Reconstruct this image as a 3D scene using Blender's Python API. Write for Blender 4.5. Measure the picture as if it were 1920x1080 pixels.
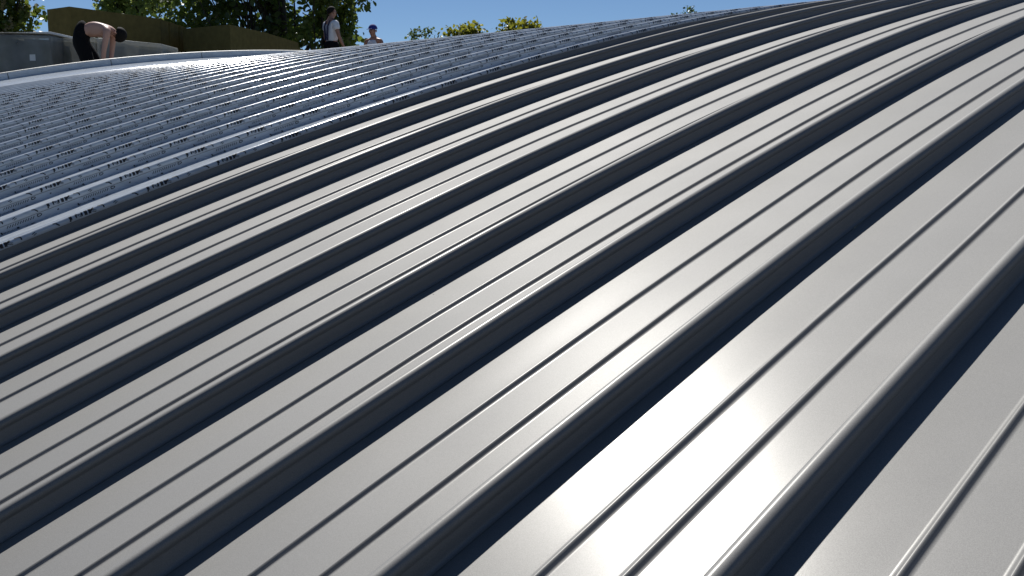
import bpy, bmesh, math, random
import numpy as np
from mathutils import Vector, Matrix, Euler

for o in list(bpy.data.objects):
    bpy.data.objects.remove(o)
scene = bpy.context.scene
COL = scene.collection
random.seed(7)
RNG = np.random.default_rng(7)

# ------------------------------------------------------------------ camera
CAM = Vector((-0.6273, 10.6521, -1.1965))
YAW, PITCH, FPX = -0.79849, -0.14479, 1952.15
FWD = Vector((math.cos(YAW) * math.cos(PITCH), math.sin(YAW) * math.cos(PITCH), math.sin(PITCH)))
RGT = Vector((math.sin(YAW), -math.cos(YAW), 0))
UPV = RGT.cross(FWD)
cam_data = bpy.data.cameras.new('camera')
cam_data.sensor_width = 36.0
cam_data.lens = FPX / 1920 * 36
cam_data.clip_start = 0.05
cam_data.clip_end = 3000
cam = bpy.data.objects.new('camera', cam_data)
COL.objects.link(cam)
cam.matrix_world = Matrix(((RGT.x, UPV.x, -FWD.x, CAM.x), (RGT.y, UPV.y, -FWD.y, CAM.y),
                           (RGT.z, UPV.z, -FWD.z, CAM.z), (0, 0, 0, 1)))
scene.camera = cam

# ------------------------------------------------------------------ sky, sun, exposure
SUN = Vector((0.5195, -0.3810, 0.7648)).normalized()
world = bpy.data.worlds.new('World')
scene.world = world
world.use_nodes = True
nt = world.node_tree
sky = nt.nodes.new('ShaderNodeTexSky')
sky.sky_type = 'NISHITA'
sky.sun_disc = False
sky.sun_elevation = math.asin(SUN.z)
sky.sun_rotation = math.atan2(SUN.x, SUN.y)
sky.altitude = 3000
sky.air_density = 1.0
sky.dust_density = 0.0
sky.ozone_density = 6.0
bg = nt.nodes['Background']
nt.links.new(sky.outputs[0], bg.inputs[0])
bg.inputs[1].default_value = 0.07
sd = bpy.data.lights.new('sun', 'SUN')
sd.energy = 5.0
sd.angle = math.radians(0.53)
sd.color = (1.0, 0.98, 0.95)
sun = bpy.data.objects.new('sun', sd)
COL.objects.link(sun)
sun.rotation_euler = (-SUN).to_track_quat('-Z', 'Y').to_euler()
vs = scene.view_settings
vs.view_transform = 'Standard'
vs.look = 'None'
vs.exposure = 0.0
vs.gamma = 1.0
vs.use_curve_mapping = False


# ------------------------------------------------------------------ helpers
def at(x, y, depth):
    """world point seen at photo position x, y at a given depth along the view axis"""
    return CAM + depth * (FWD + RGT * ((x - 960) / FPX) - UPV * ((y - 540) / FPX))


def tag(o, label=None, cat=None, group=None, kind=None):
    if label: o['label'] = label
    if cat: o['category'] = cat
    if group: o['group'] = group
    if kind: o['kind'] = kind
    return o


def link(name, mesh, mat=None, parent=None):
    o = bpy.data.objects.new(name, mesh)
    COL.objects.link(o)
    if mat is not None and mesh is not None and not mesh.materials:
        mesh.materials.append(mat)
    if parent: o.parent = parent
    return o


def empty(name, loc, rz=0.0):
    o = bpy.data.objects.new(name, None)
    COL.objects.link(o)
    o.empty_display_size = 0.2
    o.location = loc
    o.rotation_euler = (0, 0, rz)
    return o


def mesh_from(name, verts, faces, smooth=True):
    m = bpy.data.meshes.new(name)
    m.from_pydata([tuple(v) for v in verts], [], faces)
    if smooth:
        m.polygons.foreach_set('use_smooth', [True] * len(m.polygons))
    m.update()
    return m


def box_bm(bm, c, s, rot=None):
    r = bmesh.ops.create_cube(bm, size=1.0)
    M = Matrix.Translation(c) @ (rot.to_matrix().to_4x4() if rot else Matrix.Identity(4)) @ Matrix.Diagonal((s[0], s[1], s[2], 1))
    bmesh.ops.transform(bm, matrix=M, verts=r['verts'])


def bm_mesh(name, bm, bevel=0.0, smooth=False):
    if bevel:
        bmesh.ops.bevel(bm, geom=list(bm.edges), offset=bevel, segments=2, affect='EDGES', profile=0.6)
    m = bpy.data.meshes.new(name)
    bm.to_mesh(m)
    bm.free()
    if smooth:
        m.polygons.foreach_set('use_smooth', [True] * len(m.polygons))
    return m


def nodes_of(name):
    m = bpy.data.materials.new(name)
    m.use_nodes = True
    n = m.node_tree
    return m, n, n.nodes['Principled BSDF'], n.nodes['Material Output']


def N(n, t, **kw):
    x = n.nodes.new(t)
    for k, v in kw.items():
        if k.startswith('i_'):
            key = k[2:]
            x.inputs[int(key) if key.isdigit() else key].default_value = v
        else:
            setattr(x, k, v)
    return x


def plain(name, col, rough=0.7, metal=0.0, noise=0.0, scale=20.0, spec=0.5):
    m, n, p, out = nodes_of(name)
    p.inputs['Base Color'].default_value = (*col, 1)
    p.inputs['Roughness'].default_value = rough
    p.inputs['Metallic'].default_value = metal
    p.inputs['Specular IOR Level'].default_value = spec
    if noise:
        tc = N(n, 'ShaderNodeTexCoord')
        nz = N(n, 'ShaderNodeTexNoise', i_Scale=scale, i_Detail=5.0)
        n.links.new(tc.outputs['Object'], nz.inputs['Vector'])
        mp = N(n, 'ShaderNodeMapRange', i_3=1 - noise, i_4=1 + noise)
        n.links.new(nz.outputs['Fac'], mp.inputs[0])
        mx = N(n, 'ShaderNodeVectorMath', operation='SCALE')
        mx.inputs[0].default_value = col
        n.links.new(mp.outputs[0], mx.inputs['Scale'])
        n.links.new(mx.outputs[0], p.inputs['Base Color'])
        b = N(n, 'ShaderNodeBump', i_Strength=0.3, i_Distance=0.01)
        n.links.new(nz.outputs['Fac'], b.inputs['Height'])
        n.links.new(b.outputs[0], p.inputs['Normal'])
    return m


# ------------------------------------------------------------------ materials of the roof
def make_metal():
    m, n, p, out = nodes_of('silver_coated_metal')
    tc = N(n, 'ShaderNodeTexCoord')
    oi = N(n, 'ShaderNodeObjectInfo')
    # shift pattern from panel to panel
    sh = N(n, 'ShaderNodeVectorMath', operation='SCALE')
    sh.inputs[0].default_value = (37, 91, 17)
    n.links.new(oi.outputs['Random'], sh.inputs['Scale'])
    ad = N(n, 'ShaderNodeVectorMath', operation='ADD')
    n.links.new(tc.outputs['Object'], ad.inputs[0])
    n.links.new(sh.outputs[0], ad.inputs[1])
    # long soft waviness of thin sheet
    mpg = N(n, 'ShaderNodeMapping')
    mpg.inputs['Scale'].default_value = (5.0, 1.2, 5.0)
    n.links.new(ad.outputs[0], mpg.inputs['Vector'])
    wav = N(n, 'ShaderNodeTexNoise', i_Scale=1.0, i_Detail=1.0)
    n.links.new(mpg.outputs[0], wav.inputs['Vector'])
    b1 = N(n, 'ShaderNodeBump', i_Strength=0.35, i_Distance=0.004)
    n.links.new(wav.outputs['Fac'], b1.inputs['Height'])
    # metallic flake grain
    fl = N(n, 'ShaderNodeTexNoise', i_Scale=800.0, i_Detail=2.0)
    n.links.new(ad.outputs[0], fl.inputs['Vector'])
    b2 = N(n, 'ShaderNodeBump', i_Strength=0.08, i_Distance=0.0005)
    n.links.new(fl.outputs['Fac'], b2.inputs['Height'])
    n.links.new(b1.outputs[0], b2.inputs['Normal'])
    n.links.new(b2.outputs[0], p.inputs['Normal'])
    # colour: faint handling smudges and a few dark specks of grit
    sm = N(n, 'ShaderNodeTexNoise', i_Scale=2.3, i_Detail=6.0, i_Roughness=0.65)
    n.links.new(ad.outputs[0], sm.inputs['Vector'])
    cr = N(n, 'ShaderNodeMapRange', i_1=0.3, i_2=0.75, i_3=0.93, i_4=1.04)
    n.links.new(sm.outputs['Fac'], cr.inputs[0])
    vo = N(n, 'ShaderNodeTexVoronoi', i_Scale=5.0)
    n.links.new(ad.outputs[0], vo.inputs['Vector'])
    sp = N(n, 'ShaderNodeMapRange', i_1=0.009, i_2=0.012, i_3=0.15, i_4=1.0)
    n.links.new(vo.outputs['Distance'], sp.inputs[0])
    gr = N(n, 'ShaderNodeMapRange', i_1=0.35, i_2=0.65, i_3=0.90, i_4=1.10)
    n.links.new(fl.outputs['Fac'], gr.inputs[0])
    m0 = N(n, 'ShaderNodeMath', operation='MULTIPLY')
    n.links.new(cr.outputs[0], m0.inputs[0])
    n.links.new(gr.outputs[0], m0.inputs[1])
    mu = N(n, 'ShaderNodeMath', operation='MULTIPLY')
    n.links.new(m0.outputs[0], mu.inputs[0])
    n.links.new(sp.outputs[0], mu.inputs[1])
    sc = N(n, 'ShaderNodeVectorMath', operation='SCALE')
    sc.inputs[0].default_value = METAL_COL
    n.links.new(mu.outputs[0], sc.inputs['Scale'])
    n.links.new(sc.outputs[0], p.inputs['Base Color'])
    p.inputs['Metallic'].default_value = 1.0
    gl = N(n, 'ShaderNodeBsdfAnisotropic', i_Roughness=METAL_R2)
    n.links.new(b2.outputs[0], gl.inputs['Normal'])
    n.links.new(sc.outputs[0], gl.inputs['Color'])
    ms = N(n, 'ShaderNodeMixShader', i_0=METAL_MIX)
    n.links.new(p.outputs[0], ms.inputs[1])
    n.links.new(gl.outputs[0], ms.inputs[2])
    n.links.new(ms.outputs[0], out.inputs[0])
    rr = N(n, 'ShaderNodeMapRange', i_1=0.3, i_2=0.7, i_3=METAL_R - 0.02, i_4=METAL_R + 0.03)
    n.links.new(sm.outputs['Fac'], rr.inputs[0])
    n.links.new(rr.outputs[0], p.inputs['Roughness'])
    return m


def make_film():
    m, n, p, out = nodes_of('protective_film')
    tc = N(n, 'ShaderNodeTexCoord')
    oi = N(n, 'ShaderNodeObjectInfo')
    sh = N(n, 'ShaderNodeVectorMath', operation='SCALE')
    sh.inputs[0].default_value = (37, 91, 17)
    n.links.new(oi.outputs['Random'], sh.inputs['Scale'])
    ad = N(n, 'ShaderNodeVectorMath', operation='ADD')
    n.links.new(tc.outputs['Object'], ad.inputs[0])
    n.links.new(sh.outputs[0], ad.inputs[1])
    mpg = N(n, 'ShaderNodeMapping')
    mpg.inputs['Scale'].default_value = (30.0, 6.0, 30.0)
    n.links.new(ad.outputs[0], mpg.inputs['Vector'])
    wr = N(n, 'ShaderNodeTexNoise', i_Scale=1.0, i_Detail=4.0, i_Roughness=0.6)
    n.links.new(mpg.outputs[0], wr.inputs['Vector'])
    b = N(n, 'ShaderNodeBump', i_Strength=0.6, i_Distance=0.003)
    n.links.new(wr.outputs['Fac'], b.inputs['Height'])
    n.links.new(b.outputs[0], p.inputs['Normal'])
    cr = N(n, 'ShaderNodeMapRange', i_1=0.3, i_2=0.7, i_3=0.8, i_4=1.1)
    n.links.new(wr.outputs['Fac'], cr.inputs[0])
    sc = N(n, 'ShaderNodeVectorMath', operation='SCALE')
    sc.inputs[0].default_value = FILM_COL
    n.links.new(cr.outputs[0], sc.inputs['Scale'])
    n.links.new(sc.outputs[0], p.inputs['Base Color'])
    p.inputs['Metallic'].default_value = FILM_METAL
    p.inputs['Roughness'].default_value = 0.19
    return m


METAL_COL = (0.312, 0.307, 0.294)
METAL_R = 0.80
METAL_R2 = 0.28
METAL_MIX = 0.08
FILM_COL = (0.48, 0.52, 0.56)
FILM_METAL = 0.0
M_METAL = make_metal()
M_FILM = make_film()
M_INK = plain('black_printing_ink', (0.012, 0.012, 0.014), 0.45)
M_CREAM = plain('cream_edge_trim', (0.62, 0.58, 0.50), 0.5, noise=0.08)
M_RENDER = plain('grey_wall_render', (0.45, 0.44, 0.41), 0.9, noise=0.1, scale=3)
M_DECK = plain('grey_roof_felt', (0.16, 0.16, 0.15), 0.9, noise=0.15, scale=4)
M_GROUND = plain('meadow_ground', (0.07, 0.09, 0.035), 0.95, noise=0.35, scale=0.15)

# ------------------------------------------------------------------ ground
bm = bmesh.new()
bmesh.ops.create_grid(bm, x_segments=8, y_segments=8, size=1500)
g = link('ground', bm_mesh('ground', bm), M_GROUND)
g.location = (0, 0, -7.0)
tag(g, kind='structure')

# ------------------------------------------------------------------ the curved roof
A = -0.0182               # arch: z = A * y * y
Y0, Y1, DY = -13.6, 13.6, 0.17
PITCHX = 0.400            # cover width of a sheet
HP = -0.0510              # pan level below the arch line (crest of a rib = +0.003)
KFIRST, KLAST, KFILM = -5, 32, 8
XOFF = 0.007


def arch(x, y, h):
    """profile coordinate x, height h above the arch line -> world, offset along the normal"""
    s = 2 * A * y
    l = math.sqrt(1 + s * s)
    return (x, y - s / l * h, A * y * y + h / l)


RIB_R, RIB_C = 0.0135, 0.0405


def bulb(a0, a1, n, off=0.0):
    return [((RIB_R + off) * math.cos(math.radians(a0 + (a1 - a0) * i / n)),
             RIB_C + (RIB_R + off) * math.sin(math.radians(a0 + (a1 - a0) * i / n))) for i in range(n + 1)]


def bead(cx, hw=0.0086, hh=0.0074, off=0.0):
    pts = []
    for i in range(9):
        t = -1 + 2 * i / 8
        pts.append((cx + t * hw, hh * (0.5 * (1 + math.cos(math.pi * t))) ** 0.8 + off))
    return [(cx - hw - 0.004, off)] + pts + [(cx + hw + 0.004, off)]


BEADS = (0.135, 0.243)


WEB = [(0.0200, 0.0), (0.0175, 0.0003), (0.0152, 0.0016), (0.0135, 0.0042), (0.0124, 0.008), (0.0110, 0.018), (0.0097, 0.029), (0.0093, 0.0318)]
LIFT = 0.003      # the pan rises a little towards the next rib


def web_near(o=0.0):
    return [(-a - o, b + o + LIFT * max(0.0, 1 - b / 0.012)) for a, b in WEB]


def panel_profile():
    p = web_near() + [(-0.0098, 0.0325), (-0.0112, 0.0327)]
    p += bulb(214, -34, 26)
    p += [(0.0104, 0.0324)] + WEB[::-1][1:] + [(0.026, 0.0), (0.05, 0.0), (0.08, 0.0)]
    p += bead(BEADS[0])
    p += [(0.165, 0.0), (0.189, 0.0), (0.21, 0.0)]
    p += bead(BEADS[1])
    p += [(a, LIFT * (a - 0.2555) / 0.1245 - 0.0001) for a in (0.27, 0.29, 0.32, 0.350, 0.370)] + [(PITCHX - 0.0197, LIFT - 0.0006)]
    return p


def film_profile():
    o = 0.0009
    p = bulb(216, -34, 22, o)
    p += [(a + o, b + o) for a, b in WEB[::-1]] + [(0.026, o), (0.05, o), (0.08, o)]
    p += bead(BEADS[0], off=o)
    p += [(0.165, o), (0.21, o)]
    p += bead(BEADS[1], off=o)
    p += [(a, o + LIFT * (a - 0.2555) / 0.1245) for a in (0.27, 0.29, 0.33, 0.365)]
    p += [(PITCHX + a, b) for a, b in web_near(o)[:-1]]
    return p


def sweep(name, prof, y0=Y0, y1=Y1, dy=DY, hp=HP, wob=None):
    n = int(round((y1 - y0) / dy))
    verts, faces = [], []
    L = len(prof)
    for j in range(n + 1):
        y = y0 + (y1 - y0) * j / n
        for (x, h) in prof:
            dx = dh = 0.0
            if wob is not None:
                if h > 0.012:
                    dx = 0.0011 * math.sin(y * 1.3 + wob) + 0.0005 * math.sin(y * 4.1 + 2 * wob)
                else:
                    t = min(1.0, max(0.0, (x - 0.02) / 0.05)) * min(1.0, max(0.0, (0.375 - x) / 0.05))
                    dh = t * (0.0007 * math.sin(y * 3.3 + wob + 9 * x) + 0.0004 * math.sin(y * 7.7 + 3 * wob))
            verts.append(arch(x + dx, y, hp + h + dh))
    for j in range(n):
        for i in range(L - 1):
            a = j * L + i
            faces.append((a, a + L, a + L + 1, a + 1))
    return mesh_from(name, verts, faces)


roof = empty('curved_metal_roof', (0, 0, 0))
tag(roof, 'long arched standing seam roof of silver metal panels, far part still under printed protective film', 'roof')
PANEL_ME = sweep('roof_panel', panel_profile())
PANEL_ME.materials.append(M_METAL)
BARE = []
for w_ in (0.4, 1.9, 3.3, 4.6, 5.7):
    m_ = sweep('roof_panel', panel_profile(), wob=w_)
    m_.materials.append(M_METAL)
    BARE.append(m_)
FILM_ME = sweep('protective_film', film_profile())
FILM_ME.materials.append(M_FILM)


# printing on the film: strokes in (u along the rib to the right, v) where v runs along the profile
def camera_side(v):
    """v in metres measured down from the crest of the bulb on the camera side, then web, then pan"""
    o = 0.0014
    arc = math.radians(122) * RIB_R
    if v <= arc:
        a = math.radians(90) + v / RIB_R
        return ((RIB_R + o) * math.cos(a), RIB_C + (RIB_R + o) * math.sin(a))
    v -= arc
    if v <= 0.0235:
        t = v / 0.0235
        return (-0.0097 - 0.0027 * t - o, 0.0305 - 0.0195 * t)
    v -= 0.0235
    t = min(v / 0.010, 1)
    return (-0.0124 - 0.008 * t - max(0.0, v - 0.010) - o, LIFT + 0.008 * (1 - t) ** 2 + o * t + 0.0008)


PER = 0.306
# strokes: (u0, v0, u1, v1, width) ; u in fractions of the period
ROW_A = [(0.005, .006, 0.004, .017, .008), (0.0, .017, -0.012, .021, .005),
         (0.070, .017, 0.072, .006, .004), (0.072, .006, 0.138, .0175, .006), (0.138, .0175, 0.146, .006, .005),
         (0.195, .005, 0.188, .019, .009),
         (0.245, .005, 0.236, .019, .008), (0.30, .006, 0.25, .0115, .005), (0.255, .0115, 0.315, .018, .006),
         (0.350, .006, 0.395, .006, .003), (0.395, .006, 0.418, .010, .004), (0.418, .010, 0.414, .017, .004),
         (0.540, .014, 0.58, .011, .002), (0.552, .018, 0.59, .015, .002),
         (0.795, .008, 0.828, .010, .003), (0.828, .010, 0.86, .019, .004)]
ROW_B = [(0.36, .047, 0.357, .062, .005)]
for q in range(9):
    ROW_B.append((0.385 + q * 0.018, .050 + 0.001 * (q % 3), 0.383 + q * 0.018, .060 - 0.002 * (q % 2), .0016))
for q in range(11):
    ROW_B.append((0.44 + q * 0.033, .040, 0.47 + q * 0.033, .027, .0022))
ROW_B += [(0.56, .049, 0.565, .060, .007), (0.84, .026, 0.835, .038, .003), (0.84, .026, 0.885, .028, .003), (0.885, .028, 0.892, .033, .003),
          (0.892, .033, 0.87, .038, .003), (0.87, .038, 0.835, .038, .003), (0.10, .036, 0.104, .042, .006),
          (0.72, .060, 0.715, .074, .005), (0.755, .060, 0.72, .067, .004), (0.72, .067, 0.765, .074, .004), (0.66, .062, 0.655, .074, .003),
          (0.63, .066, 0.70, .066, .002)]

ROW_A = [(a, 0.007 + (b - 0.005) * 1.2, c, 0.007 + (d - 0.005) * 1.2, w) for a, b, c, d, w in ROW_A]


def lower(v): return 0.0297 + (v - 0.0226) * 0.9 if v < 0.0481 else v + 0.005


ROW_B = [(a, lower(b), c, lower(d), w) for a, b, c, d, w in ROW_B]


def lettering(name, strokes, yfirst, ylo, yhi):
    verts, faces = [], []
    j0 = int(math.floor((ylo - yfirst) / PER))
    j1 = int(math.ceil((yhi - yfirst) / PER))
    for j in range(j0, j1):
        base = yfirst + j * PER
        for (u0, v0, u1, v1, w) in strokes:
            du, dv = (u1 - u0) * PER, v1 - v0
            l = math.hypot(du, dv) or 1
            w *= 1.25
            nx, nv = -dv / l * w / 2, du / l * w / 2
            k = 4
            b = len(verts)
            for i in range(k + 1):
                t = i / k
                for s in (-1, 1):
                    uu = u0 * PER + du * t + nx * s
                    vv = max(0.0006, v0 + dv * t + nv * s)
                    x, h = camera_side(vv)
                    verts.append(arch(x, base - uu, HP + h))
            for i in range(k):
                a = b + 2 * i
                faces.append((a, a + 1, a + 3, a + 2))
    return mesh_from(name, verts, faces)


PHASE = {8: 9.052, 9: 8.664, 10: 8.529, 11: 8.306}
LET = {}
for k in range(KFIRST, KLAST + 1):
    o = link('roof_panel', BARE[(k * 3) % 5] if k < KFILM else PANEL_ME, None, roof)
    o.location = (k * PITCHX + XOFF, 0, 0)
    if k >= KFILM:
        fl = link('protective_film', FILM_ME, None, o)
        ph = PHASE.get(k, random.uniform(0, PER))
        if k > 27:
            continue
        L = lettering('printed_lettering', ROW_A + (ROW_B if (KFILM < k < 22) else []), ph, -4.0 if k < 20 else -1.0, 11.5 if k < 20 else 10.0)
        L.materials.append(M_INK)
        link('printed_lettering', L, None, o)
        if k == KFILM:
            o['label'] = 'first panel still covered by the printed film, its near web bare'

# verge flashing along the far edge: sloped cover strip, upstand and cream edge trim
XE = (KLAST + 1) * PITCHX + XOFF
verge = empty('verge_flashing', (XE, 0, 0))
tag(verge, 'film covered verge flashing with low upstand along the far rim of the roof', 'flashing')


def strip(name, prof, mat, parent, smooth=False, y0=Y0, y1=Y1):
    m = sweep(name, prof, y0, y1, hp=0.0)
    if not smooth:
        m.polygons.foreach_set('use_smooth', [False] * len(m.polygons))
    m.materials.append(mat)
    return link(name, m, None, parent)


strip('last_rib', [(a, HP + b) for a, b in panel_profile()[:44]], M_METAL, verge, True)
strip('cover_strip', [(-0.272, -0.052), (-0.270, -0.010), (-0.262, 0.000), (-0.24, 0.008), (-0.10, 0.032), (0.05, 0.052), (0.155, 0.060), (0.166, 0.061)], M_FILM, verge, True)
# upstand made of lengths with visible butt joints
yy = Y0
while yy < Y1 - 0.01:
    ye = min(yy + 1.36, Y1)
    strip('upstand_length', [(0.168, 0.058), (0.172, 0.080), (0.173, 0.138), (0.190, 0.142)], M_FILM, verge, False, yy + 0.006, ye - 0.006)
    yy = ye
strip('upstand_core', [(0.176, 0.050), (0.179, 0.130), (0.30, 0.130), (0.30, -0.2)], M_DECK, verge)
strip('edge_trim', [(0.186, 0.138), (0.186, 0.150), (0.196, 0.155), (0.31, 0.150), (0.315, -0.1)], M_CREAM, verge)
# building under the roof
XW0, XW1 = KFIRST * PITCHX + 0.15, XE + 0.25


def arch_wall(name, x, th, label):
    n = 40
    vs_, fs_ = [], []
    for s in (0, 1):
        for j in range(n + 1):
            y = -13.2 + 26.4 * j / n
            vs_.append((x + s * th, y, A * y * y - 0.12))
            vs_.append((x + s * th, y, -7.1))
    m2 = 2 * (n + 1)
    for j in range(n):
        a = 2 * j
        fs_.append((a, a + 1, a + 3, a + 2))
        fs_.append((m2 + a, m2 + a + 2, m2 + a + 3, m2 + a + 1))
        fs_.append((a, a + 2, m2 + a + 2, m2 + a))
    fs_.append((0, m2, m2 + 1, 1))
    fs_.append((2 * n, 2 * n + 1, m2 + 2 * n + 1, m2 + 2 * n))
    o = link(name, mesh_from(name, vs_, fs_, False), M_RENDER)
    tag(o, label, 'wall')


arch_wall('gable_wall', XW1 - 0.25, 0.22, 'grey rendered gable wall under the far verge of the curved roof')
arch_wall('gable_wall', XW0, 0.22, 'grey rendered gable wall under the near verge of the curved roof')
for s, lab in ((1, 'long grey rendered wall under the eave on the camera side'), (-1, 'long grey rendered wall under the eave beyond the crest')):
    bm = bmesh.new()
    box_bm(bm, ((XW0 + XW1) / 2, s * 13.1, -5.2), (XW1 - XW0 - 0.5, 0.2, 3.6))
    o = link('eave_wall', bm_mesh('eave_wall', bm), M_RENDER)
    tag(o, lab, 'wall')

# flat roof beyond the far verge that carries the stacks and the workers
DECKZ = -0.50
bm = bmesh.new()
box_bm(bm, (22.2, 1.0, (DECKZ - 7.1) / 2), (16.4, 26, DECKZ + 7.1))
o = link('flat_roof', bm_mesh('flat_roof', bm, 0.02), M_DECK)
tag(o, 'dark felt covered flat roof beyond the verge carrying workers and insulation', 'flat roof')

# ------------------------------------------------------------------ insulation stacks and wrapped packs
M_WOOL = plain('brown_mineral_wool', (0.150, 0.118, 0.042), 0.95, noise=0.35, scale=9, spec=0.1)
M_WOOL2 = plain('olive_mineral_wool', (0.138, 0.115, 0.042), 0.95, noise=0.35, scale=9, spec=0.1)


def wrap_material():
    m, n, p, out = nodes_of('milky_wrapping_film')
    tc = N(n, 'ShaderNodeTexCoord')
    nz = N(n, 'ShaderNodeTexNoise', i_Scale=3.0, i_Detail=4.0)
    n.links.new(tc.outputs['Object'], nz.inputs['Vector'])
    b = N(n, 'ShaderNodeBump', i_Strength=0.7, i_Distance=0.03)
    n.links.new(nz.outputs['Fac'], b.inputs['Height'])
    p.inputs['Base Color'].default_value = (0.50, 0.52, 0.51, 1)
    p.inputs['Roughness'].default_value = 0.3
    n.links.new(b.outputs[0], p.inputs['Normal'])
    tl = N(n, 'ShaderNodeBsdfTranslucent', i_Color=(0.30, 0.30, 0.27, 1))
    tr = N(n, 'ShaderNodeBsdfTransparent', i_Color=(0.95, 0.95, 0.93, 1))
    m1 = N(n, 'ShaderNodeMixShader', i_0=0.35)
    n.links.new(p.outputs[0], m1.inputs[1])
    n.links.new(tl.outputs[0], m1.inputs[2])
    m2 = N(n, 'ShaderNodeMixShader')
    fr = N(n, 'ShaderNodeMapRange', i_1=0.3, i_2=0.7, i_3=0.35, i_4=0.6)
    n.links.new(nz.outputs['Fac'], fr.inputs[0])
    n.links.new(fr.outputs[0], m2.inputs[0])
    n.links.new(m1.outputs[0], m2.inputs[1])
    n.links.new(tr.outputs[0], m2.inputs[2])
    n.links.new(m2.outputs[0], out.inputs[0])
    return m


M_WRAP = wrap_material()
M_LABEL_RIM = plain('white_label_and_rim_highlight', (0.75, 0.75, 0.73), 0.7)  # paper label white, also colours the painted rim highlight


def flat2(v): return Vector((v.x, v.y))


def slab_stack(name, near, far, back, ztop, layer, mat, label, group, sag=0.0, zbase=DECKZ, ztop2=None):
    """a pile of slabs standing between plan points near -> far (front edge) with given depth vector"""
    if ztop2 is None: ztop2 = ztop
    root = empty(name, (near.x, near.y, zbase))
    tag(root, label, 'insulation', group)
    e = far - near
    nl = max(2, int(round((max(ztop, ztop2) - zbase) / layer)))
    for i in range(nl):
        f0, f1 = i / nl, (i + 1) / nl
        jx = e * random.uniform(-0.003, 0.003) + back * random.uniform(-0.01, 0.01)
        seg = 10
        verts, faces = [], []
        for a in range(seg + 1):
            t = a / seg
            zt = ztop + (ztop2 - ztop) * t - zbase
            dz = -sag * math.sin(math.pi * t) * f1 * f1
            dz0 = -sag * math.sin(math.pi * t) * f0 * f0
            P = e * t + jx
            for (bk, z) in ((0, zt * f0 + dz0 + 0.001), (0, zt * f1 + dz - 0.001), (1, zt * f1 + dz - 0.001), (1, zt * f0 + dz0 + 0.001)):
                q = P + back * bk
                verts.append((q.x, q.y, z))
        for a in range(seg):
            for c in range(4):
                d = (c + 1) % 4
                faces.append((a * 4 + c, a * 4 + d, a * 4 + 4 + d, a * 4 + 4 + c))
        faces.append((3, 2, 1, 0))
        s4 = seg * 4
        faces.append((s4, s4 + 1, s4 + 2, s4 + 3))
        m = mesh_from('slab', verts, faces, False)
        m.materials.append(mat)
        link('slab', m, None, root)
    return root


def zat(x, y, d): return at(x, y, d).z


# left long pile: near corner at photo x 130, receding to the right
c0 = at(130, 12, 19.0); c1 = at(300, 35, 21.0); cL = at(88, 18, 19.45)
ins_group = 'mineral wool stacks on the flat roof'
slab_stack('insulation_stack', flat2(c0), flat2(c1), (flat2(cL) - flat2(c0)), c0.z, 0.60, M_WOOL,
           'tall brown mineral wool stack behind the shirtless bending worker', ins_group, ztop2=c1.z)
prev = (300.8, 35.2, 21.05)
for i, nx in enumerate(((318, 41, 21.45), (337, 47, 21.85), (352, 52, 22.2))):
    a = at(*prev); b = at(nx[0] - 2.2, nx[1], nx[2])
    slab_stack('insulation_stack', flat2(a), flat2(b), Vector((0.55, 0.5)), a.z, 0.6, M_WOOL,
               ('narrow upright brown insulation bale right beside the tall stack',
                'middle one of three narrow upright brown insulation bales',
                'narrow upright brown insulation bale beside the low sagging stack')[i], ins_group, ztop2=b.z)
    prev = (nx[0] + 0.8, nx[1], nx[2] + 0.02)
d0 = at(430, 46, 20.5); d1 = at(560, 80, 24.3); dL = at(342, 53.5, 21.3)
mid = flat2(d0).lerp(flat2(d1), 0.52); zm = d0.z + (d1.z - d0.z) * 0.5 + 0.03
bk = flat2(dL) - flat2(d0)
slab_stack('insulation_stack', flat2(d0), mid, bk, d0.z, 0.55, M_WOOL2,
           'olive brown sagging insulation stack in front of the tree trunks', ins_group, ztop2=zm)
slab_stack('insulation_stack', mid + (flat2(d1) - mid) * 0.01, flat2(d1), bk, zm, 0.55, M_WOOL2,
           'olive brown insulation stack sloping down to the roof edge left of the standing worker', ins_group, ztop2=d1.z)
e1 = at(581, 100, 25.0); e0 = at(556, 84, 24.4)
slab_stack('insulation_stack', flat2(e0), flat2(e1), bk * 0.6, e0.z - 0.03, 0.2, M_WOOL2,
           'lowest brown insulation stack at the right end of the row', ins_group, ztop2=e1.z)


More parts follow.
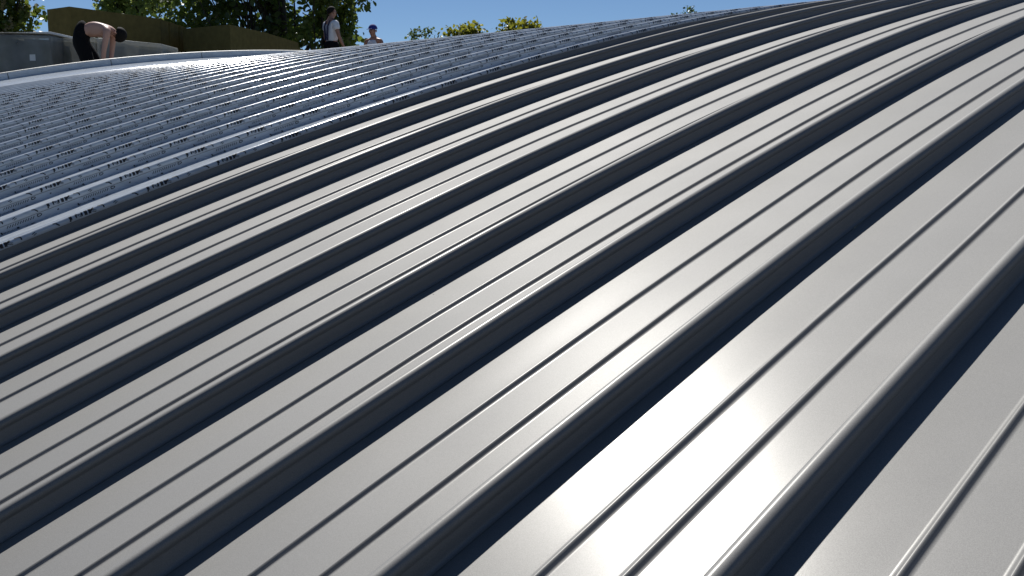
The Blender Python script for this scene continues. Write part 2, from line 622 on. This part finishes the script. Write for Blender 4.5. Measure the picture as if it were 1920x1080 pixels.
def wrapped_pack(near, far, back, ztop, label, lab_t=None, zbase=DECKZ, ztop2=None, lit_rim=False):
    if ztop2 is None: ztop2 = ztop
    root = empty('wrapped_pack', (near.x, near.y, zbase))
    tag(root, label, 'pack', 'film wrapped packs of insulation')
    e = far - near

    def hull(name, mat, g, zt0, zt1, nl=6, nw=1, z0=0.0, amp=0.0, t0=0.0, t1=1.0):
        bmm = bmesh.new()
        cs = []
        eu, bu = e.normalized(), back.normalized()
        for (t, b_) in ((t0, 0), (t1, 0), (t1, 1), (t0, 1)):
            q = e * t + back * b_ + eu * (g if t == t0 else -g) + bu * (g if b_ == 0 else -g)
            zt = zt0 + (zt1 - zt0) * t
            cs.append((q.x, q.y, zt))
        vb = [bmm.verts.new((x, y, z0)) for x, y, z in cs]
        vt = [bmm.verts.new((x, y, z)) for x, y, z in cs]
        bmm.faces.new(vb[::-1]); bmm.faces.new(vt)
        for i in range(4):
            j = (i + 1) % 4
            bmm.faces.new((vb[i], vb[j], vt[j], vt[i]))
        m = bm_mesh(name, bmm, 0.004 if name == 'rim_highlight' else 0.025, True)
        m.materials.append(mat)
        return link(name, m, None, root)
    h0, h1 = ztop - zbase, ztop2 - zbase
    hull('wrapping_film', M_WRAP, 0.0, h0, h1)
    # bundles of slabs inside, in two tiers with a loose film head above them
    hull('slab_bundle', M_WOOL2, 0.04, h0 * 0.36, h1 * 0.36, t0=0.0, t1=0.47)
    hull('slab_bundle', M_WOOL, 0.04, h0 * 0.36, h1 * 0.36, t0=0.53, t1=1.0)
    hull('slab_bundle', M_WOOL2, 0.05, h0 * 0.95, h1 * 0.95, z0=h0 * 0.38, t0=0.0, t1=0.44)
    hull('slab_bundle', M_WOOL2, 0.05, h0 * 0.93, h1 * 0.93, z0=h0 * 0.38, t0=0.57, t1=1.0)
    if lit_rim:
        hull('rim_highlight', M_LABEL_RIM, -0.012, h0 + 0.022, h1 + 0.022, z0=h0 + 0.002)  # added white strip imitating the sunlit highlight on the pack's top rim
    if lab_t is not None:
        bu = back.normalized(); eu = e.normalized()
        q = e * lab_t - bu * 0.006
        z = h0 * 0.54
        w, hh = 0.11, 0.10
        p0, p1 = q - eu * w / 2, q + eu * w / 2
        m = mesh_from('paper_label', [(p0.x, p0.y, z), (p1.x, p1.y, z - .004), (p1.x + .003, p1.y, z + hh), (p0.x, p0.y, z + hh)], [(0, 1, 2, 3)], False)
        m.materials.append(M_LABEL_RIM)
        link('paper_label', m, None, root)
    return root


a, b = at(-40, 63, 17.3), at(94, 66, 17.0)
away = flat2(FWD).normalized() * 0.9
wrapped_pack(flat2(a), flat2(b), away, a.z, 'milky film wrapped pack with white label at left picture edge', 0.74, ztop2=b.z, lit_rim=True)
a, b = at(99, 73, 17.5), at(178, 70, 17.3)
wrapped_pack(flat2(a), flat2(b), away, a.z, 'milky film wrapped pack directly behind the bending worker', None, ztop2=b.z)
a, b = at(180, 70, 17.3), at(304, 82, 18.4)
wrapped_pack(flat2(a), flat2(b), away, a.z, 'long pale film wrapped pack under the hands of the bending worker', None, ztop2=b.z)

# ------------------------------------------------------------------ people
M_SKIN = plain('tanned_skin', (0.36, 0.18, 0.12), 0.5, noise=0.06)
M_SKINP = plain('pale_skin', (0.50, 0.29, 0.22), 0.5, noise=0.06)
M_HAIR = plain('dark_hair', (0.012, 0.010, 0.009), 0.8, spec=0.15)
M_BLACK = plain('black_work_trousers', (0.008, 0.008, 0.009), 0.9, noise=0.1, spec=0.15)
M_WHITE = plain('white_cotton', (0.72, 0.72, 0.75), 0.85, noise=0.05)
M_STRAP = plain('dark_blue_strap', (0.02, 0.02, 0.06), 0.7)
M_CAP = plain('blue_cap_cloth', (0.02, 0.03, 0.22), 0.8)
M_EYE = plain('dark_eye', (0.02, 0.015, 0.012), 0.3)
M_SHOE = plain('work_boot_leather', (0.05, 0.035, 0.025), 0.7)


def skin(name, chains, mat, parent, sub=2):
    """chains: lists of (x,y,z,r); points that coincide are shared; the first point is the root"""
    pts, rad, idx, edges = [], [], {}, []
    for ch in chains:
        last = None
        for (x, y, z, r) in ch:
            key = (round(x, 4), round(y, 4), round(z, 4))
            if key not in idx:
                idx[key] = len(pts); pts.append((x, y, z)); rad.append(r)
            i = idx[key]
            if last is not None and last != i: edges.append((last, i))
            last = i
    me = bpy.data.meshes.new(name + '_skeleton')
    me.from_pydata(pts, edges, [])
    ob = bpy.data.objects.new(name + '_skeleton', me)
    COL.objects.link(ob)
    md = ob.modifiers.new('skin', 'SKIN')
    md.use_smooth_shade = True
    if not me.skin_vertices:
        bpy.context.view_layer.update()
    lay = me.skin_vertices[0].data
    for i, r in enumerate(rad):
        rr = r if isinstance(r, tuple) else (r, r)
        lay[i].radius = rr
        lay[i].use_root = (i == 0)
    sm = ob.modifiers.new('sub', 'SUBSURF')
    sm.levels = sub; sm.render_levels = sub
    dg = bpy.context.evaluated_depsgraph_get()
    res = bpy.data.meshes.new_from_object(ob.evaluated_get(dg))
    bpy.data.objects.remove(ob)
    bpy.data.meshes.remove(me)
    res.name = name
    res.materials.clear()
    res.materials.append(mat)
    res.polygons.foreach_set('use_smooth', [True] * len(res.polygons))
    return link(name, res, None, parent)


def lerp(a, b, t): return tuple(a[i] + (b[i] - a[i]) * t for i in range(3))


def hand_chains(wrist, d, side):
    """palm and five fingers continuing from the wrist along direction d (mostly down)"""
    d = Vector(d).normalized()
    fwd = Vector((1, 0, 0)) - d * d.x
    fwd.normalize()
    inn = d.cross(fwd) * side
    w = Vector(wrist)
    palm = w + d * 0.085
    out = [[(*w, 0.026), (*(w + d * 0.04), (0.036)), (*palm, 0.034)]]
    lens = (0.070, 0.080, 0.075, 0.058)
    for i, l in enumerate(lens):
        off = fwd * (0.030 - 0.020 * i)
        r0 = palm + off * 0.9
        r1 = r0 + d * l * 0.5 + inn * 0.006
        r2 = r0 + d * l * 0.95 + inn * 0.024
        out.append([(*palm, 0.034), (*r0, 0.011), (*r1, 0.0095), (*r2, 0.008)])
    t0 = w + d * 0.03 + fwd * 0.035
    out.append([(*(w + d * 0.04), 0.036), (*t0, 0.013), (*(t0 + d * 0.035 + fwd * 0.018), 0.011), (*(t0 + d * 0.06 + fwd * 0.02 + inn * 0.01), 0.009)])
    return out


def head_chain(neck, hc, up, fw):
    """neck point, head centre, head up and face directions"""
    up = Vector(up).normalized(); fw = Vector(fw).normalized(); hc = Vector(hc)
    return [[(*neck, 0.058), (*(hc - up * 0.085 + fw * 0.01), 0.066), (*hc, (0.088, 0.095)), (*(hc + up * 0.075 - fw * 0.005), (0.070, 0.078))],
            [(*hc, (0.088, 0.095)), (*(hc + fw * 0.095 - up * 0.02), 0.022)]]


def add_blob(name, parent, mat, c, s, rot=None, cut=None, seg=16):
    bm = bmesh.new()
    bmesh.ops.create_uvsphere(bm, u_segments=seg, v_segments=seg // 2 + 2, radius=1.0)
    if cut is not None:
        bmesh.ops.delete(bm, geom=[v for v in bm.verts if v.co.z < cut], context='VERTS')
    M = Matrix.Translation(c) @ (rot.to_4x4() if rot else Matrix.Identity(4)) @ Matrix.Diagonal((s[0], s[1], s[2], 1))
    bmesh.ops.transform(bm, matrix=M, verts=bm.verts)
    return link(name, bm_mesh(name, bm, 0, True), mat, parent)


def frame(fw, up):
    x = Vector(fw).normalized(); z = Vector(up).normalized(); y = z.cross(x).normalized(); z = x.cross(y)
    return Matrix((x, y, z)).transposed()


def face_bits(root, hc, up, fw):
    hc = Vector(hc); R = frame(fw, up)
    for s in (-1, 1):
        add_blob('eye', root, M_EYE, hc + R @ Vector((0.090, 0.033 * s, 0.0)), (0.008, 0.013, 0.007), R, seg=8)
        add_blob('ear', root, M_SKIN, hc + R @ Vector((-0.005, 0.092 * s, -0.012)), (0.022, 0.012, 0.034), R, seg=8)
    add_blob('mouth', root, plain('lips', (0.25, 0.08, 0.07), 0.6), hc + R @ Vector((0.089, 0, -0.055)), (0.010, 0.024, 0.007), R, seg=8)


def standing(name, loc, rz, h, label, skin_m, arm_r, arm_l, lean=0.0, shirt='tee'):
    root = empty(name, loc, rz)
    tag(root, label, 'person')
    root.scale = (h / 1.78,) * 3
    pel, sp, ch, nk = (0, 0, 0.95), (0.01, 0, 1.13), (0.0, 0, 1.33), (-0.01, 0, 1.50)
    neck = (0.0, 0, 1.55); hc = (0.03, 0, 1.665)
    chains = [[(*pel, (0.125, 0.10)), (*sp, (0.12, 0.09)), (*ch, (0.16, 0.115)), (*nk, (0.10, 0.075)), (*neck, 0.058)]]
    chains += head_chain(neck, hc, (0.05, 0, 1), (1, 0, -0.05))
    for s, (el, wr) in ((-1, arm_r), (1, arm_l)):
        sh = (-0.01, 0.185 * s, 1.435)
        chains.append([(*ch, (0.16, 0.115)), (-0.01, 0.12 * s, 1.43, 0.075), (*sh, 0.064), (*lerp(sh, el, 0.5), 0.050), (*el, 0.040), (*lerp(el, wr, 0.4), 0.038), (*wr, 0.026)])
        chains += hand_chains(wr, Vector(wr) - Vector(el), s)
        hip, kn, an = (0, 0.10 * s, 0.88), (0.02, 0.115 * s, 0.49), (-0.01, 0.125 * s, 0.09)
        chains.append([(*pel, (0.125, 0.10)), (*hip, 0.085), (*lerp(hip, kn, 0.5), 0.078), (*kn, 0.058), (*lerp(kn, an, 0.35), 0.058), (*an, 0.04), (0.10, 0.135 * s, 0.045, 0.042), (0.19, 0.145 * s, 0.035, 0.03)])
    skin('body', chains, skin_m, root)
    tr = [[(0, 0, 1.09, (0.172, 0.132)), (*pel, (0.190, 0.148))]]
    for s in (-1, 1):
        hip, kn, an = (0, 0.10 * s, 0.88), (0.02, 0.115 * s, 0.49), (-0.01, 0.125 * s, 0.13)
        tr.append([(*pel, (0.190, 0.148)), (*hip, 0.120), (*lerp(hip, kn, 0.5), 0.095), (*kn, 0.078), (*lerp(kn, an, 0.5), 0.075), (*an, 0.072)])
    skin('trousers', tr, M_BLACK, root)
    for s in (-1, 1):
        add_blob('boot', root, M_SHOE, (0.06, 0.135 * s, 0.045), (0.15, 0.055, 0.05), seg=12)
    if shirt == 'tee':
        st = [[(0, 0, 1.0, (0.168, 0.128)), (*sp, (0.162, 0.122)), (*ch, (0.178, 0.132)), (-0.01, 0, 1.47, (0.12, 0.09))]]
        for s, (el, wr) in ((-1, arm_r), (1, arm_l)):
            sh = (-0.01, 0.185 * s, 1.435)
            st.append([(*ch, (0.178, 0.132)), (-0.01, 0.12 * s, 1.43, 0.088), (*sh, 0.080), (*lerp(sh, el, 0.62), 0.072)])
        skin('t_shirt', st, M_WHITE, root)
    else:
        st = [[(0, 0, 1.03, (0.158, 0.120)), (*sp, (0.152, 0.113)), (*ch, (0.170, 0.127)), (0.0, 0, 1.40, (0.13, 0.10))]]
        for s in (-1, 1):
            st.append([(*ch, (0.170, 0.127)), (0.0, 0.085 * s, 1.435, 0.066), (-0.01, 0.09 * s, 1.485, 0.042)])
        skin('tank_top', st, M_WHITE, root)
    face_bits(root, hc, (0.05, 0, 1), (1, 0, -0.05))
    return root, hc


def head_ang(v): return math.atan2(v.y, v.x)


# worker in white t-shirt with strap, seen from behind, facing right and away
p = at(620, 12, 22.5)
hdg = (RGT * 0.75 + Vector((FWD.x, FWD.y, 0)) * 0.66)
h = 1.80
root, hc = standing('person', (p.x, p.y, p.z - h), head_ang(hdg), h, 'worker in white t-shirt and black trousers standing with his back to the camera', M_SKIN,
                    (((0.02, -0.26, 1.16)), (0.13, -0.27, 0.93)), ((0.0, 0.25, 1.16), (0.10, 0.24, 0.92)))
add_blob('hair', root, M_HAIR, (0.012, 0, 1.685), (0.106, 0.094, 0.098), Euler((0, -0.75, 0)).to_matrix(), cut=-0.3)
for s in (-1, 1):
    pts = [(0.10, 0.09 * s, 1.36), (0.02, 0.09 * s, 1.505), (-0.07, 0.08 * s, 1.47), (-0.135, 0.065 * s, 1.34), (-0.13, 0.045 * s, 1.18), (-0.125, 0.04 * s, 1.05)]
    vv, ff = [], []
    for i, q in enumerate(pts):
        for (dy, dx) in ((-0.013, 0), (0.013, 0), (0.013, 0.03), (-0.013, 0.03)):
            vv.append((q[0] - 0.012 + (dx if i > 1 else -dx), q[1] + dy, q[2] + 0.012))
    for i in range(len(pts) - 1):
        for c in range(4):
            d = (c + 1) % 4
            ff.append((i * 4 + c, i * 4 + d, i * 4 + 4 + d, i * 4 + 4 + c))
    link('trouser_strap', mesh_from('trouser_strap', vv, ff, False), M_STRAP, root)
STAND_Z = p.z - h

# worker in tank top and blue cap facing the camera
p = at(700, 47.5, 23.8)
h = 1.78
hdg = Vector((-FWD.x, -FWD.y, 0)) * 0.85 - RGT * 0.40
root, hc = standing('person', (p.x, p.y, p.z - h), head_ang(hdg), h, 'worker in blue cap and white tank top half hidden behind the roof crest', M_SKIN,
                    ((0.02, -0.27, 1.17), (0.18, -0.22, 0.98)), ((0.02, 0.27, 1.17), (0.18, 0.22, 0.98)), shirt='tank')
cap = add_blob('cap', root, M_CAP, (0.022, 0, 1.69), (0.118, 0.106, 0.118), Euler((0, 0.12, 0)).to_matrix(), cut=-0.12)
bm = bmesh.new()
box_bm(bm, (0.145, 0, 1.688), (0.075, 0.14, 0.012), Euler((0, 0.22, 0)))
link('peak', bm_mesh('peak', bm, 0.005), M_CAP, cap)
STAND_Z2 = p.z - h
M_BOARD = plain('roof_deck_board', (0.30, 0.24, 0.15), 0.85, noise=0.2)
# low timber platform that the two standing workers stand on
for (q, z, lab) in ((at(620, 60, 22.5), STAND_Z, 'low timber platform under the worker in the white t-shirt'), (at(700, 60, 23.8), STAND_Z2, 'low timber platform under the worker in the blue cap')):
    bm = bmesh.new()
    box_bm(bm, (0, 0, -0.02), (1.4, 1.4, 0.04))
    for s in (-0.6, 0, 0.6):
        hh = z - DECKZ - 0.04
        box_bm(bm, (s, 0, -0.04 - hh / 2), (0.1, 1.4, hh))
    o = link('timber_platform', bm_mesh('timber_platform', bm), M_BOARD)
    o.location = (q.x, q.y, z)
    tag(o, lab, 'platform')

# shirtless worker bending over, facing right
D = 15.9
p = at(166, 38, D)
hdg = RGT + Vector((FWD.x, FWD.y, 0)) * 0.12
root = empty('person', (p.x, p.y, DECKZ), head_ang(hdg))
tag(root, 'shirtless worker in black trousers bending down with both arms hanging', 'person')
TOP = p.z - DECKZ      # height of the back above the deck
k = TOP / 1.06
root.scale = (k, k, k)
pel, sp, ch = (-0.16, 0, 0.90), (0.0, 0, 0.945), (0.20, 0, 0.94)
nk, neck, hc = (0.33, 0, 0.90), (0.365, 0, 0.885), (0.43, 0, 0.855)
chains = [[(*pel, (0.07, 0.08)), (*sp, (0.098, 0.135)), (*ch, (0.115, 0.165)), (*nk, (0.08, 0.10)), (*neck, 0.056)]]
up_h, fw_h = Vector((0.85, 0, -0.35)), Vector((0.1, 0, -1))
chains += head_chain(neck, hc, up_h, fw_h)
legs = []
for s in (-1, 1):
    sh = (0.31, 0.185 * s, 0.875); el = (0.262 + 0.008 * s, 0.20 * s, 0.60); wr = (0.225 + 0.012 * s, 0.16 * s, 0.36)
    chains.append([(*ch, (0.115, 0.165)), (0.29, 0.12 * s, 0.90, 0.075), (*sh, 0.062), (*lerp(sh, el, 0.5), 0.049), (*el, 0.040), (*lerp(el, wr, 0.4), 0.038), (*wr, 0.026)])
    chains += hand_chains(wr, Vector(wr) - Vector(el), s)
    hip, kn, an = (-0.13, 0.10 * s, 0.84), (0.01 + 0.025 * s, 0.12 * s, 0.46), (0.02 + 0.02 * s, 0.13 * s, 0.09)
    legs.append((hip, kn, an))
    chains.append([(*pel, (0.07, 0.08)), (*hip, 0.055), (*lerp(hip, kn, 0.5), 0.062), (*kn, 0.058), (*lerp(kn, an, 0.35), 0.058), (*an, 0.04), (an[0] + 0.1, an[1], 0.045, 0.042), (an[0] + 0.2, an[1], 0.035, 0.03)])
skin('body', chains, M_SKINP, root)
tr = [[(-0.005, 0, 0.943, (0.118, 0.152)), (-0.10, 0, 0.925, (0.142, 0.165)), (-0.165, 0, 0.865, (0.165, 0.175))]]
for hip, kn, an in legs:
    tr.append([(-0.165, 0, 0.865, (0.165, 0.175)), (-0.125, hip[1] * 0.9, 0.72, 0.135), (-0.06, kn[1], 0.60, 0.118), (kn[0], kn[1], 0.44, 0.108), (an[0], an[1], 0.27, 0.10), (an[0], an[1], 0.12, 0.09)])
skin('trousers', tr, M_BLACK, root)
for hip, kn, an in legs:
    add_blob('boot', root, M_SHOE, (an[0] + 0.07, an[1], 0.045), (0.15, 0.055, 0.05), seg=12)
R = frame(fw_h, up_h)
add_blob('hair', root, M_HAIR, Vector(hc) + up_h * 0.02, (0.118, 0.106, 0.112), frame(-Vector(fw_h) * 0 + Vector((1, 0, -.2)).cross(Vector((0, 1, 0))) , Vector((0.75, 0, 0.65))), cut=-0.5)
face_bits(root, hc, up_h, fw_h)

# ------------------------------------------------------------------ trees
def leaf_material(name, c1, c2, trans):
    m, n, p, out = nodes_of(name)
    geo = N(n, 'ShaderNodeNewGeometry')
    mix = N(n, 'ShaderNodeMix', data_type='RGBA')
    mix.inputs['A'].default_value = (*c1, 1)
    mix.inputs['B'].default_value = (*c2, 1)
    n.links.new(geo.outputs['Random Per Island'], mix.inputs['Factor'])
    n.links.new(mix.outputs['Result'], p.inputs['Base Color'])
    p.inputs['Roughness'].default_value = 0.42
    tl = N(n, 'ShaderNodeBsdfTranslucent', i_Color=(*trans, 1))
    ms = N(n, 'ShaderNodeMixShader', i_0=0.42)
    n.links.new(p.outputs[0], ms.inputs[1])
    n.links.new(tl.outputs[0], ms.inputs[2])
    n.links.new(ms.outputs[0], out.inputs[0])
    return m


M_LEAF_D = leaf_material('dark_green_leaves', (0.035, 0.060, 0.016), (0.060, 0.090, 0.022), (0.14, 0.20, 0.03))
M_LEAF_M = leaf_material('mid_green_leaves', (0.06, 0.10, 0.02), (0.10, 0.13, 0.03), (0.22, 0.28, 0.04))
M_LEAF_Y = leaf_material('yellow_green_leaves', (0.10, 0.12, 0.02), (0.15, 0.15, 0.03), (0.36, 0.36, 0.04))
M_LEAF_L = leaf_material('light_green_leaves', (0.12, 0.17, 0.05), (0.20, 0.24, 0.09), (0.42, 0.50, 0.14))
M_LEAF_G = leaf_material('grey_green_leaves', (0.06, 0.09, 0.035), (0.09, 0.11, 0.05), (0.12, 0.17, 0.05))
M_BLOSSOM = leaf_material('cream_blossom', (0.42, 0.38, 0.20), (0.55, 0.48, 0.28), (0.4, 0.36, 0.2))
M_BARK = plain('dark_bark', (0.045, 0.036, 0.028), 0.95, noise=0.4, scale=6)


def tube(verts, faces, p0, p1, r0, r1, n=7, segs=4, bend=0.0):
    p0, p1 = Vector(p0), Vector(p1)
    ax = (p1 - p0).normalized()
    s = ax.orthogonal().normalized(); t = ax.cross(s)
    bdir = (s * random.uniform(-1, 1) + t * random.uniform(-1, 1)) * bend
    base = len(verts)
    for j in range(segs + 1):
        f = j / segs
        c = p0.lerp(p1, f) + bdir * math.sin(math.pi * f)
        r = r0 + (r1 - r0) * f
        for i in range(n):
            a = 2 * math.pi * i / n
            verts.append(c + (s * math.cos(a) + t * math.sin(a)) * r)
    for j in range(segs):
        for i in range(n):
            a = base + j * n + i; b = base + j * n + (i + 1) % n
            faces.append((a, b, b + n, a + n))


def leaves_mesh(name, centers, spread, per, size, mat, seed):
    rng = np.random.default_rng(seed)
    n = len(centers) * per
    c = np.repeat(np.asarray(centers), per, axis=0)
    off = rng.normal(size=(n, 3)); off /= np.linalg.norm(off, axis=1, keepdims=True)
    off *= (rng.random((n, 1)) ** 0.6) * spread
    off[:, 2] *= 0.7
    c = c + off
    d = rng.normal(size=(n, 3)); d[:, 2] -= 0.5; d /= np.linalg.norm(d, axis=1, keepdims=True)
    nn = rng.normal(size=(n, 3)); nn[:, 2] += 0.8
    s = np.cross(d, nn); s /= np.linalg.norm(s, axis=1, keepdims=True)
    up = np.cross(s, d)
    L = size * rng.uniform(0.6, 1.25, (n, 1)); W = L * rng.uniform(0.30, 0.42, (n, 1))
    # six point leaf folded along its midrib
    V = np.stack([c, c + d * L * .35 + s * W + up * L * .08, c + d * L * .75 + s * W * .75 + up * L * .05, c + d * L,
                  c + d * L * .75 - s * W * .75 + up * L * .05, c + d * L * .35 - s * W + up * L * .08], 1).reshape(-1, 3)
    m = bpy.data.meshes.new(name)
    base = np.arange(n)[:, None] * 6
    F = np.concatenate([base + np.array([[0, 1, 2, 3]]), base + np.array([[0, 3, 4, 5]])], 1).reshape(-1)
    m.vertices.add(n * 6); m.vertices.foreach_set('co', V.astype(np.float32).reshape(-1))
    m.loops.add(n * 8); m.loops.foreach_set('vertex_index', F.astype(np.int32))
    m.polygons.add(n * 2); m.polygons.foreach_set('loop_start', np.arange(0, n * 8, 4, dtype=np.int32))
    m.update(calc_edges=True)
    m.materials.append(mat)
    return m


def tree(label, px, depth, top_z, crown_c_z, rx, rz, nclump, per, spread, leaf, mat, trunk_r=0.16, lean_px=0, seed=1, group=None, hollow=0.25, trunk_top=None, blossom=0, ground=-7.0):
    rng = np.random.default_rng(seed); random.seed(seed)
    base = at(px, 255, depth)
    root = empty('broadleaf_tree', (base.x, base.y, ground))
    tag(root, label, 'tree', group)
    cc = np.array([RGT.x * lean_px * depth / FPX, RGT.y * lean_px * depth / FPX, crown_c_z - ground])
    cl = []
    while len(cl) < nclump:
        v = rng.normal(size=3); v /= np.linalg.norm(v)
        r = (hollow + (1 - hollow) * rng.random()) ** 0.55
        lump = 1 + 0.16 * math.sin(v[0] * 5 + seed) + 0.14 * math.sin(v[1] * 6 + v[2] * 4 + seed * 2.1) + 0.07 * math.sin(v[2] * 11 + v[0] * 9)
        cl.append(cc + v * np.array([rx, rx, rz]) * r * lump)
    cl = np.array(cl)
    vs_, fs_ = [], []
    ttop = Vector((cc[0] * 0.5, cc[1] * 0.5, (trunk_top - ground) if trunk_top else cc[2] + rz * 0.3))
    tube(vs_, fs_, (0, 0, 0), ttop, trunk_r, trunk_r * 0.45, 9, 8, 0.15)
    link('trunk', mesh_from('trunk', vs_, fs_), M_BARK, root)
    lv, lf = [], []
    idx = rng.permutation(len(cl))[:max(14, nclump // 5)]
    for i in idx:
        q = Vector(cl[i])
        f = min(0.97, max(0.35, (q.z - 0.8) / max(ttop.z, 0.1) * 0.75))
        tube(lv, lf, ttop * f, q, trunk_r * 0.30, 0.012, 5, 4, 0.25)
    link('limbs', mesh_from('limbs', lv, lf), M_BARK, root)
    link('crown', leaves_mesh('crown', cl, spread, per, leaf, mat, seed + 5), None, root)
    if blossom:
        bv = []
        for i in rng.permutation(len(cl))[:blossom]:
            v = cl[i] - cc
            q = cl[i] + v / np.linalg.norm(v) * spread * 0.6
            for j in range(10):
                bv.append(q + np.array([0, 0, 0.03 * j]))
        link('blossom', leaves_mesh('blossom', np.array(bv), 0.09, 7, 0.09, M_BLOSSOM, seed + 9), None, root)
    return root


tree('tall dark broadleaf tree with thick trunk behind the low insulation stacks', 545, 33, 12, 5.0, 3.3, 5.4, 250, 44, 0.62, 0.22, M_LEAF_D, 0.30, -45, 3, hollow=0.05)
tree('dark broadleaf tree with slender trunk above the sagging stack', 494, 31.5, 12, 5.4, 2.6, 4.6, 130, 40, 0.6, 0.22, M_LEAF_D, 0.085, -60, 4, hollow=0.05)
tree('green tree edge with loose sunlit leaves behind the worker in white t-shirt', 608, 30, 8, 2.6, 1.05, 3.2, 74, 40, 0.42, 0.19, M_LEAF_M, 0.10, 10, 5, hollow=0.1)
tree('lighter green bushy tree above the tall brown stack', 268, 38, 9, 4.6, 1.75, 3.6, 130, 50, 0.5, 0.20, M_LEAF_L, 0.15, 0, 6, hollow=0.1)
tree('broadleaf tree with cream blossom at the left picture edge', -20, 29, 10, 3.4, 1.75, 3.9, 260, 46, 0.48, 0.19, M_LEAF_M, 0.2, 0, 8, hollow=0.1, blossom=190)
tops = 'treetops beyond the roof crest'
tree('small grey green treetop right of the worker in the cap', 797, 52, 0, 1.3, 1.15, 2.4, 150, 44, 0.45, 0.17, M_LEAF_G, 0.12, 0, 11, tops)
tree('yellow green double treetop above the crest left of the larger one', 880, 46, 0, 1.15, 1.15, 2.6, 190, 46, 0.45, 0.19, M_LEAF_Y, 0.14, 0, 12, tops)
tree('largest yellow green treetop standing above the roof crest', 997, 44, 0, 0.8, 1.8, 2.5, 240, 48, 0.45, 0.19, M_LEAF_Y, 0.14, 0, 13, tops)
tree('tiny dark green treetop near the top of the rising crest', 1285, 55, 0, 3.1, 0.95, 2.4, 150, 44, 0.4, 0.17, M_LEAF_G, 0.12, 0, 14, tops)
